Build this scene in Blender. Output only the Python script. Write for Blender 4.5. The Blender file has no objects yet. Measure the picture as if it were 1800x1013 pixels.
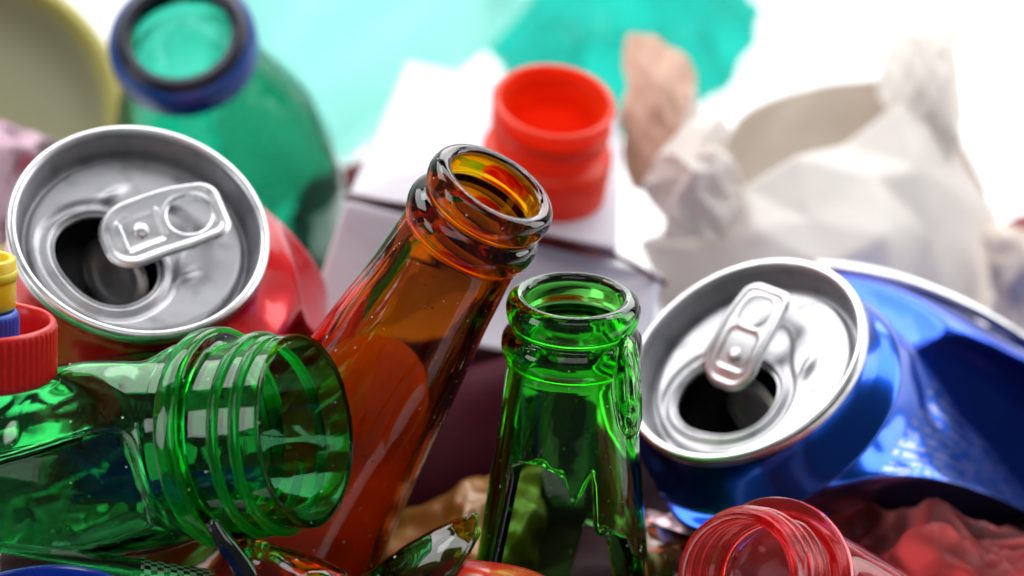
import bpy, math, random
from mathutils import Vector, Matrix, noise
random.seed(7)
S = bpy.context.scene
MM = 0.001
PI = math.pi
R = math.radians

# ------------------------------------------------------------------ camera
PITCH = R(22)
LENS = 100.0
FX, FY = 900.0, 506.5            # principal point of the 1800 x 1013 photograph
K = 1800 * LENS / 36.0           # pixels * mm / mm
DIST = 570.0
LOOK = Vector((0, 0, 165.0))     # mm, the point looked at; the table is z = 0
C_R = Vector((1, 0, 0))
C_U = Vector((0, math.sin(PITCH), math.cos(PITCH)))
C_B = Vector((0, -math.cos(PITCH), math.sin(PITCH)))
EYE = LOOK + C_B * DIST

cam_d = bpy.data.cameras.new('camera')
cam = bpy.data.objects.new('camera', cam_d)
S.collection.objects.link(cam)
cam.matrix_basis = Matrix((
    (C_R.x, C_U.x, C_B.x, EYE.x * MM),
    (C_R.y, C_U.y, C_B.y, EYE.y * MM),
    (C_R.z, C_U.z, C_B.z, EYE.z * MM),
    (0, 0, 0, 1)))
cam_d.lens = LENS
cam_d.sensor_width = 36
cam_d.clip_start = 0.02
cam_d.clip_end = 20
cam_d.dof.use_dof = True
cam_d.dof.focus_distance = 0.556
cam_d.dof.aperture_fstop = 9.0
S.camera = cam

# ------------------------------------------------------------------ light
w = bpy.data.worlds.new("World")
S.world = w
w.use_nodes = True
bg = w.node_tree.nodes['Background']
bg.inputs['Color'].default_value = (0.9, 0.95, 1.0, 1)
bg.inputs['Strength'].default_value = 0.08


def area(name, loc, target, sx, sy, power, col=(1, 1, 1)):
    l = bpy.data.lights.new(name, 'AREA')
    l.shape = 'RECTANGLE'
    l.size = sx
    l.size_y = sy
    l.energy = power
    l.color = col
    o = bpy.data.objects.new(name, l)
    S.collection.objects.link(o)
    o.location = loc
    d = Vector(target) - Vector(loc)
    o.rotation_euler = d.to_track_quat('-Z', 'Y').to_euler()
    return o


area('softbox_top', (-0.60, 0.42, 0.98), (0, 0, 0.17), 0.75, 0.6, 6.6)
area('softbox_back', (0.30, 1.05, 0.85), (0.05, 0.05, 0.15), 1.2, 0.6, 10)
area('softbox_side', (-0.85, -0.32, 0.42), (0, 0, 0.17), 0.32, 0.5, 2.0)
area('softbox_right', (0.86, 0.30, 0.36), (0.05, 0, 0.17), 0.4, 0.5, 2.6)
area('added_front_fill', (0.05, -0.75, 1.15), (0, 0.1, 0.17), 0.9, 0.5, 2.2)  # added fill without a known source, brightens the paper bag's front
area('softbox_overhead', (0.72, 0.32, 0.92), (0, 0, 0.17), 0.62, 0.6, 4.6)
area('backdrop_lamp', (0, 0.75, 1.5), (0, 1.25, 0.0), 1.6, 0.6, 14.5)

S.view_settings.view_transform = 'Standard'
S.view_settings.look = 'None'
S.view_settings.gamma = 1
S.view_settings.exposure = 0
S.view_settings.use_curve_mapping = False
S.render.engine = 'CYCLES'
cy = S.cycles
cy.use_denoising = True
try:
    cy.denoiser = 'OPENIMAGEDENOISE'
except Exception:
    pass
cy.max_bounces = 20
cy.diffuse_bounces = 4
cy.glossy_bounces = 6
cy.transmission_bounces = 16
cy.transparent_max_bounces = 12
cy.volume_bounces = 0
cy.caustics_reflective = True
cy.caustics_refractive = True
cy.sample_clamp_indirect = 8
cy.blur_glossy = 0.4


# ------------------------------------------------------------------ coordinates
def P(px, py, d):
    """world point (mm) seen at a pixel of the photograph, d mm in front of the camera"""
    x = (px - FX) / K * d
    y = -(py - FY) / K * d
    return EYE + C_R * x + C_U * y - C_B * d


def axis_at(px, py, ratio, deg):
    """unit axis of a circle seen at a pixel as an ellipse of that axis ratio, its
    axis leaning towards the image direction deg (0 right, 90 up)"""
    v = (EYE - P(px, py, 500)).normalized()
    r = v.cross(C_U).normalized() * -1
    if r.dot(C_R) < 0:
        r = -r
    u = v.cross(r)
    if u.dot(C_U) < 0:
        u = -u
    s = math.sqrt(1 - ratio * ratio)
    return (v * ratio + (r * math.cos(R(deg)) + u * math.sin(R(deg))) * s).normalized()


def frame(o, z, xhint=None):
    z = z.normalized()
    x = (xhint if xhint is not None else C_R)
    x = (x - z * x.dot(z)).normalized()
    y = z.cross(x)
    o = o * MM
    return Matrix(((x.x, y.x, z.x, o.x), (x.y, y.y, z.y, o.y), (x.z, y.z, z.z, o.z), (0, 0, 0, 1)))


def sm(a, b, x):
    if a == b:
        return 0.0 if x < a else 1.0
    t = max(0.0, min(1.0, (x - a) / (b - a)))
    return t * t * (3 - 2 * t)


def lerp_tab(tab, x):
    if x <= tab[0][0]:
        return tab[0][1]
    for (a, b), (c, d) in zip(tab, tab[1:]):
        if x <= c:
            return b + (d - b) * (x - a) / (c - a)
    return tab[-1][1]


def cr(p0, p1, p2, p3, t):
    return 0.5 * ((2 * p1) + (p2 - p0) * t + (2 * p0 - 5 * p1 + 4 * p2 - p3) * t * t + (3 * p1 - p0 - 3 * p2 + p3) * t ** 3)


def curve(pts, k=6):
    """smooth open curve through points"""
    v = [Vector(p) for p in pts]
    e = [2 * v[0] - v[1]] + v + [2 * v[-1] - v[-2]]
    out = []
    for i in range(1, len(e) - 2):
        for j in range(k):
            out.append(cr(e[i - 1], e[i], e[i + 1], e[i + 2], j / k))
    out.append(v[-1])
    return out


# ------------------------------------------------------------------ objects
def tag(o, label=None, cat=None, group=None, kind=None):
    if label: o['label'] = label
    if cat: o['category'] = cat
    if group: o['group'] = group
    if kind: o['kind'] = kind
    return o


def mesh(name, vs, fs, mat, parent=None, smooth=True, uvs=None, world=False):
    """one mesh object, vertices in mm; world=True moves the origin to the vertices' middle"""
    me = bpy.data.meshes.new(name)
    vs = [Vector(v) for v in vs]
    loc = None
    if world:
        loc = sum(vs, Vector()) / len(vs)
        vs = [v - loc for v in vs]
    me.from_pydata([tuple(v * MM) for v in vs], [], fs)
    if uvs is not None:
        l = me.uv_layers.new(name='UVMap')
        for lp in me.loops:
            l.data[lp.index].uv = uvs[lp.vertex_index]
    me.polygons.foreach_set('use_smooth', [smooth] * len(me.polygons))
    me.materials.append(mat)
    me.update()
    o = bpy.data.objects.new(name, me)
    S.collection.objects.link(o)
    if parent is not None:
        o.parent = parent
    if loc is not None:
        o.location = loc * MM
    return o


def thing(name, label, cat, mtx, group=None):
    o = bpy.data.objects.new(name, None)
    S.collection.objects.link(o)
    o.empty_display_size = 0.01
    o.matrix_basis = mtx
    return tag(o, label, cat, group)


def revolve(prof, n=96, closed=True, warp=None, caps=False):
    """prof: (r, z) list. closed: the profile is a loop"""
    vs, fs, uv = [], [], []
    m = len(prof)
    for i in range(n):
        a = 2 * PI * i / n
        for j, p in enumerate(prof):
            v = Vector((p[0] * math.cos(a), p[0] * math.sin(a), p[1]))
            if warp: v = warp(v, a, p)
            vs.append(v)
            uv.append((i / n, j / m))
    for i in range(n):
        k = (i + 1) % n
        for j in range(m if closed else m - 1):
            l = (j + 1) % m
            fs.append((i * m + j, k * m + j, k * m + l, i * m + l))
    if caps:
        fs.append([i * m for i in range(n)][::-1])
        fs.append([i * m + m - 1 for i in range(n)])
    return vs, fs, uv


def fix(o):
    """outward normals"""
    import bmesh
    b = bmesh.new()
    b.from_mesh(o.data)
    bmesh.ops.recalc_face_normals(b, faces=b.faces)
    b.to_mesh(o.data)
    b.free()
    return o


def patch(name, ctrl, mat, k=8, thick=0.3, crump=0.0, cs=0.05, seed=0, parent=None, fine=0.0, pix=True, facet=0.0, fsize=40.0, smooth=True, jit=0.0):
    """a sheet through a grid of (px, py, depth) points, with real thickness"""
    rows = [[P(*c) if pix else Vector(c) for c in r] for r in ctrl]
    g = [curve(r, k) for r in rows]
    cols = [curve([g[i][j] for i in range(len(g))], k) for j in range(len(g[0]))]
    nx, ny = len(cols), len(cols[0])
    vs, uv = [], []
    sh = Vector((seed * 13.7, seed * 5.1, seed * 2.3))
    for i in range(nx):
        for j in range(ny):
            a = cols[min(i + 1, nx - 1)][j] - cols[max(i - 1, 0)][j]
            b = cols[i][min(j + 1, ny - 1)] - cols[i][max(j - 1, 0)]
            nn = a.cross(b)
            nn = nn.normalized() if nn.length > 1e-9 else C_B
            p = cols[i][j]
            q = p * cs + sh
            h = 0
            if crump:
                h += crump * (abs(noise.noise(q)) * 2.2 + abs(noise.noise(q * 2.3 + sh)) * 1.0 - 0.8)
            if fine:
                h += fine * (abs(noise.noise(q * 6)) + 0.5 * abs(noise.noise(q * 13)))
            if jit:
                h += jit * (1 if (i * 7 + j * 13 + seed) % 3 == 0 else -1) * random.uniform(.3, 1)
            if facet:
                h += facet * (noise.voronoi(p / fsize + sh)[0][0] - .4) + .4 * facet * (noise.voronoi(p / fsize * 2.1 + sh)[0][0] - .4)
            vs.append(p + nn * h)
            uv.append((i / (nx - 1), j / (ny - 1)))
    fs = [(i * ny + j, (i + 1) * ny + j, (i + 1) * ny + j + 1, i * ny + j + 1) for i in range(nx - 1) for j in range(ny - 1)]
    if not smooth:
        tf = []
        for q in fs:
            if random.random() < .5: tf += [(q[0], q[1], q[2]), (q[0], q[2], q[3])]
            else: tf += [(q[1], q[2], q[3]), (q[1], q[3], q[0])]
        fs = tf
    o = mesh(name, vs, fs, mat, parent, smooth=smooth, uvs=uv, world=parent is None)
    if not smooth and k == 1:       # soft but distinct folds
        at = o.data.attributes.new('crease_edge', 'FLOAT', 'EDGE')
        at.data.foreach_set('value', [random.choice((.25, .5, .8)) for _ in o.data.edges])
        o.data.polygons.foreach_set('use_smooth', [True] * len(o.data.polygons))
        sb = o.modifiers.new('folds', 'SUBSURF')
        sb.levels = sb.render_levels = 4
    s = o.modifiers.new('thickness', 'SOLIDIFY')
    s.thickness = thick * MM
    s.offset = 0
    return o


def loft(secs, k=8, n=72, warp=None, cap=True):
    """secs: (centre, U, V) world vectors in mm; elliptical tube through them"""
    c = curve([s[0] for s in secs], k)
    U = curve([s[1] for s in secs], k)
    V = curve([s[2] for s in secs], k)
    m = len(c)
    vs, uv = [], []
    for j in range(m):
        for i in range(n):
            a = 2 * PI * i / n
            v = c[j] + U[j] * math.cos(a) + V[j] * math.sin(a)
            if warp: v = warp(v, a, j / (m - 1), c[j])
            vs.append(v)
            uv.append((i / n, j / (m - 1)))
    fs = [(j * n + i, j * n + (i + 1) % n, (j + 1) * n + (i + 1) % n, (j + 1) * n + i) for j in range(m - 1) for i in range(n)]
    if cap:
        fs.append([(m - 1) * n + i for i in range(n)])
    return vs, fs, uv


def mirror_dents(p, planes):
    """buckle a shell: what sticks out beyond a plane is folded back through it"""
    for (c, n, kk, soft) in planes:
        e = (p - c).dot(n)
        if e > -soft:
            t = e + soft
            e2 = t * t / (4 * soft) if t < 2 * soft else e
            p = p - n * e2 * kk
    return p


def outer_wall(fn, tab):
    """move the inner and the outer skin of a wall together"""
    t_ = sorted([(z, r_) for r_, z in tab if r_ > 1])

    def w_(v, a, p):
        if p[0] < 1: return Vector(v)
        ro = lerp_tab(t_, p[1])
        o_ = Vector((ro * math.cos(a), ro * math.sin(a), p[1]))
        return Vector(v) + (fn(o_, a, p) - o_)
    return w_


# ------------------------------------------------------------------ materials
def new_mat(name):
    m = bpy.data.materials.new(name)
    m.use_nodes = True
    nt = m.node_tree
    b = nt.nodes['Principled BSDF']
    return m, nt, b


def N(nt, t, **kw):
    n = nt.nodes.new(t)
    for k_, v_ in kw.items():
        if k_ in n.inputs: n.inputs[k_].default_value = v_
        else: setattr(n, k_, v_)
    return n


def noise_bump(nt, b, scale, dist, detail=4, base=None):
    tc = N(nt, 'ShaderNodeTexCoord')
    no = N(nt, 'ShaderNodeTexNoise', Scale=scale, Detail=detail)
    nt.links.new(tc.outputs['Object'], no.inputs['Vector'])
    bu = N(nt, 'ShaderNodeBump', Strength=1.0, Distance=dist)
    nt.links.new(no.outputs['Fac'], bu.inputs['Height'])
    nt.links.new(bu.outputs['Normal'], b.inputs['Normal'])
    return tc, no


def basic(name, col, rough=0.5, metal=0.0, coat=0.0, bump=None, sss=0.0, var=0.0, trans=0.0, ior=1.5, vscale=60):
    m, nt, b = new_mat(name)
    b.inputs['Base Color'].default_value = (*col, 1)
    b.inputs['Roughness'].default_value = rough
    b.inputs['Metallic'].default_value = metal
    b.inputs['Coat Weight'].default_value = coat
    b.inputs['Coat Roughness'].default_value = 0.08
    b.inputs['Transmission Weight'].default_value = trans
    b.inputs['IOR'].default_value = ior
    if sss:
        b.inputs['Subsurface Weight'].default_value = sss
        b.inputs['Subsurface Radius'].default_value = (1, .5, .4)
        b.inputs['Subsurface Scale'].default_value = 0.004
    if bump:
        noise_bump(nt, b, *bump)
    tc = N(nt, 'ShaderNodeTexCoord')
    no = N(nt, 'ShaderNodeTexNoise', Scale=vscale, Detail=6)
    nt.links.new(tc.outputs['Object'], no.inputs['Vector'])
    if var:
        mx = N(nt, 'ShaderNodeMix', data_type='RGBA')
        mx.inputs[6].default_value = (*[c * (1 - var) for c in col], 1)
        mx.inputs[7].default_value = (*[min(1, c * (1 + var)) for c in col], 1)
        nt.links.new(no.outputs['Fac'], mx.inputs[0])
        nt.links.new(mx.outputs[2], b.inputs['Base Color'])
    mr = N(nt, 'ShaderNodeMapRange')
    mr.inputs['From Min'].default_value = .3
    mr.inputs['From Max'].default_value = .7
    mr.inputs['To Min'].default_value = rough * .8
    mr.inputs['To Max'].default_value = min(1, rough * 1.25)
    nt.links.new(no.outputs['Fac'], mr.inputs[0])
    nt.links.new(mr.outputs[0], b.inputs['Roughness'])
    return m


def glass(name, absorb, rough=0.0, ior=1.5, base=(1, 1, 1), wob=(80, 0.00015), specks=0.0):
    """coloured glass or clear plastic: the colour comes from absorption in the wall"""
    m, nt, b = new_mat(name)
    b.inputs['Base Color'].default_value = (*base, 1)
    b.inputs['Roughness'].default_value = rough
    b.inputs['Transmission Weight'].default_value = 1
    b.inputs['IOR'].default_value = ior
    tc, no = noise_bump(nt, b, wob[0], wob[1], 2)
    density = max(absorb)        # absorption per metre in red, green, blue
    va = N(nt, 'ShaderNodeVolumeAbsorption', Density=float(density))
    va.inputs['Color'].default_value = (*[1 - q / density for q in absorb], 1)
    out = nt.nodes['Material Output']
    nt.links.new(va.outputs[0], out.inputs['Volume'])
    if specks:
        vo = N(nt, 'ShaderNodeTexVoronoi', Scale=specks)
        nt.links.new(tc.outputs['Object'], vo.inputs['Vector'])
        n2 = N(nt, 'ShaderNodeTexNoise', Scale=90.0, Detail=3)
        nt.links.new(tc.outputs['Object'], n2.inputs['Vector'])
        th = N(nt, 'ShaderNodeMath', operation='MULTIPLY')
        nt.links.new(n2.outputs['Fac'], th.inputs[0])
        th.inputs[1].default_value = 0.17
        lt = N(nt, 'ShaderNodeMath', operation='LESS_THAN')
        nt.links.new(vo.outputs['Distance'], lt.inputs[0])
        nt.links.new(th.outputs[0], lt.inputs[1])
        # only a few of the cells carry a grain of dust
        sp = N(nt, 'ShaderNodeSeparateColor')
        nt.links.new(vo.outputs['Color'], sp.inputs[0])
        gt = N(nt, 'ShaderNodeMath', operation='GREATER_THAN')
        nt.links.new(sp.outputs[0], gt.inputs[0])
        gt.inputs[1].default_value = 0.6
        mu = N(nt, 'ShaderNodeMath', operation='MULTIPLY')
        nt.links.new(lt.outputs[0], mu.inputs[0])
        nt.links.new(gt.outputs[0], mu.inputs[1])
        df = N(nt, 'ShaderNodeBsdfDiffuse')
        df.inputs[0].default_value = (.75, .8, .65, 1)
        mxs = N(nt, 'ShaderNodeMixShader')
        nt.links.new(mu.outputs[0], mxs.inputs[0])
        nt.links.new(b.outputs[0], mxs.inputs[1])
        nt.links.new(df.outputs[0], mxs.inputs[2])
        nt.links.new(mxs.outputs[0], out.inputs['Surface'])
    return m


def film(name, col, rough=0.15, alpha_mix=0.4, ior=1.25):
    """thin translucent plastic: part clear, part scattering"""
    m, nt, b = new_mat(name)
    b.inputs['Base Color'].default_value = (*col, 1)
    b.inputs['Roughness'].default_value = rough
    b.inputs['Transmission Weight'].default_value = 1
    b.inputs['IOR'].default_value = ior
    tr = N(nt, 'ShaderNodeBsdfTranslucent')
    tr.inputs[0].default_value = (*col, 1)
    mx = N(nt, 'ShaderNodeMixShader')
    mx.inputs[0].default_value = alpha_mix
    nt.links.new(b.outputs[0], mx.inputs[1])
    nt.links.new(tr.outputs[0], mx.inputs[2])
    nt.links.new(mx.outputs[0], nt.nodes['Material Output'].inputs['Surface'])
    noise_bump(nt, b, 70, 0.0008, 3)
    return m


def make_translucent(m, col, f):
    nt = m.node_tree
    tr = N(nt, 'ShaderNodeBsdfTranslucent')
    tr.inputs[0].default_value = (*col, 1)
    mx = N(nt, 'ShaderNodeMixShader')
    mx.inputs[0].default_value = f
    nt.links.new(nt.nodes['Principled BSDF'].outputs[0], mx.inputs[1])
    nt.links.new(tr.outputs[0], mx.inputs[2])
    nt.links.new(mx.outputs[0], nt.nodes['Material Output'].inputs['Surface'])


def can_paint(name, col, col2, text=None, metal=0.93):
    """lacquered aluminium, bare metal on the inside of the shell"""
    m, nt, b = new_mat(name)
    b.inputs['Metallic'].default_value = metal
    b.inputs['Coat Weight'].default_value = 0.45
    b.inputs['Coat Roughness'].default_value = 0.06
    tc = N(nt, 'ShaderNodeTexCoord')
    no = N(nt, 'ShaderNodeTexNoise', Scale=30.0, Detail=3)
    nt.links.new(tc.outputs['Object'], no.inputs['Vector'])
    mx = N(nt, 'ShaderNodeMix', data_type='RGBA')
    mx.inputs[6].default_value = (*col, 1)
    mx.inputs[7].default_value = (*col2, 1)
    nt.links.new(no.outputs['Fac'], mx.inputs[0])
    cur = mx.outputs[2]
    if text:
        # rows of small grey print inside a band of the can's wall (u, v in the can's own map)
        u0, u1, v0, v1, rows, dens, tcol = text
        sx = N(nt, 'ShaderNodeSeparateXYZ')
        nt.links.new(tc.outputs['UV'], sx.inputs[0])

        def M(op, a, bb):
            n = N(nt, 'ShaderNodeMath', operation=op)
            for i_, q in enumerate((a, bb)):
                if q is None: continue
                if isinstance(q, (int, float)): n.inputs[i_].default_value = q
                else: nt.links.new(q, n.inputs[i_])
            return n.outputs[0]
        u, v = M('FRACT', M('ADD', sx.outputs[0], 0.5), None), sx.outputs[1]
        inside = M('MULTIPLY', M('MULTIPLY', M('GREATER_THAN', u, u0), M('LESS_THAN', u, u1)),
                   M('MULTIPLY', M('GREATER_THAN', v, v0), M('LESS_THAN', v, v1)))
        row = M('MULTIPLY', u, rows)
        fr = M('FRACT', row, None)
        rid = M('FLOOR', row, None)
        rowmask = M('MULTIPLY', M('GREATER_THAN', fr, 0.22), M('LESS_THAN', fr, 0.78))
        cx = N(nt, 'ShaderNodeCombineXYZ')
        nt.links.new(M('MULTIPLY', v, dens), cx.inputs[0])
        nt.links.new(M('MULTIPLY', rid, 7.3), cx.inputs[1])
        nt.links.new(M('MULTIPLY', fr, 1.6), cx.inputs[2])
        n3 = N(nt, 'ShaderNodeTexNoise', Scale=1.0, Detail=1.0)
        nt.links.new(cx.outputs[0], n3.inputs['Vector'])
        ink = M('GREATER_THAN', n3.outputs['Fac'], 0.47)
        f = M('MULTIPLY', M('MULTIPLY', inside, rowmask), ink)
        f = M('MULTIPLY', f, 0.4)
        m2 = N(nt, 'ShaderNodeMix', data_type='RGBA')
        nt.links.new(f, m2.inputs[0])
        nt.links.new(cur, m2.inputs[6])
        m2.inputs[7].default_value = (*tcol, 1)
        cur = m2.outputs[2]
    ge = N(nt, 'ShaderNodeNewGeometry')
    m3 = N(nt, 'ShaderNodeMix', data_type='RGBA')
    nt.links.new(ge.outputs['Backfacing'], m3.inputs[0])
    nt.links.new(cur, m3.inputs[6])
    m3.inputs[7].default_value = (.28, .28, .29, 1)
    nt.links.new(m3.outputs[2], b.inputs['Base Color'])
    mr = N(nt, 'ShaderNodeMapRange')
    mr.inputs['To Min'].default_value = .18
    mr.inputs['To Max'].default_value = .32
    nt.links.new(no.outputs['Fac'], mr.inputs[0])
    nt.links.new(mr.outputs[0], b.inputs['Roughness'])
    n4 = N(nt, 'ShaderNodeTexNoise', Scale=45.0, Detail=2)
    nt.links.new(tc.outputs['Object'], n4.inputs['Vector'])
    bu = N(nt, 'ShaderNodeBump', Strength=1.0, Distance=0.0006)
    nt.links.new(n4.outputs['Fac'], bu.inputs['Height'])
    nt.links.new(bu.outputs['Normal'], b.inputs['Normal'])
    nt.links.new(bu.outputs['Normal'], b.inputs['Coat Normal'])
    return m


def aluminium(name, col, rough):
    m, nt, b = new_mat(name)
    b.inputs['Metallic'].default_value = 1
    b.inputs['Base Color'].default_value = (*col, 1)
    tc = N(nt, 'ShaderNodeTexCoord')
    mp = N(nt, 'ShaderNodeMapping')
    mp.inputs['Scale'].default_value = (60, 400, 60)
    nt.links.new(tc.outputs['Object'], mp.inputs[0])
    no = N(nt, 'ShaderNodeTexNoise', Scale=1.0, Detail=5)
    nt.links.new(mp.outputs[0], no.inputs['Vector'])
    mr = N(nt, 'ShaderNodeMapRange')
    mr.inputs['To Min'].default_value = rough * .75
    mr.inputs['To Max'].default_value = rough * 1.3
    nt.links.new(no.outputs['Fac'], mr.inputs[0])
    nt.links.new(mr.outputs[0], b.inputs['Roughness'])
    # dull patches and dried drops
    n5 = N(nt, 'ShaderNodeTexNoise', Scale=170.0, Detail=6)
    nt.links.new(tc.outputs['Object'], n5.inputs['Vector'])
    r5 = N(nt, 'ShaderNodeMapRange')
    r5.inputs['From Min'].default_value = .52
    r5.inputs['From Max'].default_value = .68
    nt.links.new(n5.outputs['Fac'], r5.inputs[0])
    m5 = N(nt, 'ShaderNodeMix', data_type='RGBA')
    m5.inputs[6].default_value = (*col, 1)
    m5.inputs[7].default_value = (*[c * .74 for c in col], 1)
    nt.links.new(r5.outputs[0], m5.inputs[0])
    nt.links.new(m5.outputs[2], b.inputs['Base Color'])
    n2 = N(nt, 'ShaderNodeTexNoise', Scale=150.0, Detail=3)
    nt.links.new(tc.outputs['Object'], n2.inputs['Vector'])
    bu = N(nt, 'ShaderNodeBump', Strength=1.0, Distance=0.00004)
    nt.links.new(n2.outputs['Fac'], bu.inputs['Height'])
    nt.links.new(bu.outputs['Normal'], b.inputs['Normal'])
    return m


M_alu = aluminium('lid_aluminium', (.50, .50, .52), .46)
M_rim = aluminium('rim_aluminium', (.74, .74, .76), .34)
M_tab = aluminium('tab_aluminium', (.68, .68, .70), .38)
M_red_can = can_paint('red_lacquer', (.74, .006, .012), (.62, .004, .01), text=(.22, .32, .12, .22, 60, 46, (.45, .3, .3)), metal=0.5)
M_blue_can = can_paint('blue_lacquer', (.010, .13, .74), (.006, .09, .62), text=(.13, .60, .56, .93, 52, 62, (.58, .52, .62)))
M_blue_can2 = can_paint('blue_lacquer_deep', (.004, .07, .62), (.003, .05, .48))
M_amber = glass('amber_glass', (120, 345, 1700), ior=1.5, specks=420)
M_green = glass('green_glass', (480, 55, 560), ior=1.5, specks=380)
M_olive = glass('dark_olive_glass', (800, 640, 2200), ior=1.5, specks=300)
M_liquid = glass('orange_liquid', (2, 18, 90), ior=1.33, rough=.15)
_nt = M_liquid.node_tree
_tr = N(_nt, 'ShaderNodeBsdfTranslucent'); _tr.inputs[0].default_value = (1, .50, .07, 1)
_mx = N(_nt, 'ShaderNodeMixShader'); _mx.inputs[0].default_value = .6
_nt.links.new(_nt.nodes['Principled BSDF'].outputs[0], _mx.inputs[1]); _nt.links.new(_tr.outputs[0], _mx.inputs[2])
_nt.links.new(_mx.outputs[0], _nt.nodes['Material Output'].inputs['Surface'])
M_pet = glass('green_pet', (1400, 130, 780), ior=1.48, wob=(50, .0001), specks=340)
M_redpet = glass('red_pet', (12, 330, 300), ior=1.48, wob=(90, .0002), specks=300)
M_petring = glass('green_pet_thick', (900, 90, 500), ior=1.48, wob=(50, .0001))
make_translucent(M_petring, (.08, .95, .28), .22)
make_translucent(M_redpet, (1, .10, .08), .1)
M_teal = glass('teal_pet', (2600, 540, 850), ior=1.4, wob=(60, .001))


# ------------------------------------------------------------------ the surface and backdrop
def build_setting():
    m = basic('white_table', (.82, .82, .83), .5, var=.03)
    vs = [(-1600, -130, 0), (1600, -130, 0), (1600, 1000, 0), (-1600, 1000, 0),
          (-1600, -130, -30), (1600, -130, -30), (1600, 1000, -30), (-1600, 1000, -30)]
    fs = [(0, 1, 2, 3), (7, 6, 5, 4), (0, 4, 5, 1), (1, 5, 6, 2), (2, 6, 7, 3), (3, 7, 4, 0)]
    tag(mesh('tabletop', vs, fs, m, smooth=False), kind='structure')
    prof = []
    for i in range(25):
        a = i / 24 * PI / 2
        prof.append((1000 + 300 * math.sin(a), 300 - 300 * math.cos(a)))
    prof.append((1300, 1500))
    vs = []
    for y, z in prof:
        vs += [(-1600, y, z), (1600, y, z)]
    fs = [(2 * i, 2 * i + 1, 2 * i + 3, 2 * i + 2) for i in range(len(prof) - 1)]
    o = mesh('backdrop', vs, fs, basic('white_backdrop', (.88, .88, .89), .6))
    tag(o, kind='structure')


build_setting()


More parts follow.
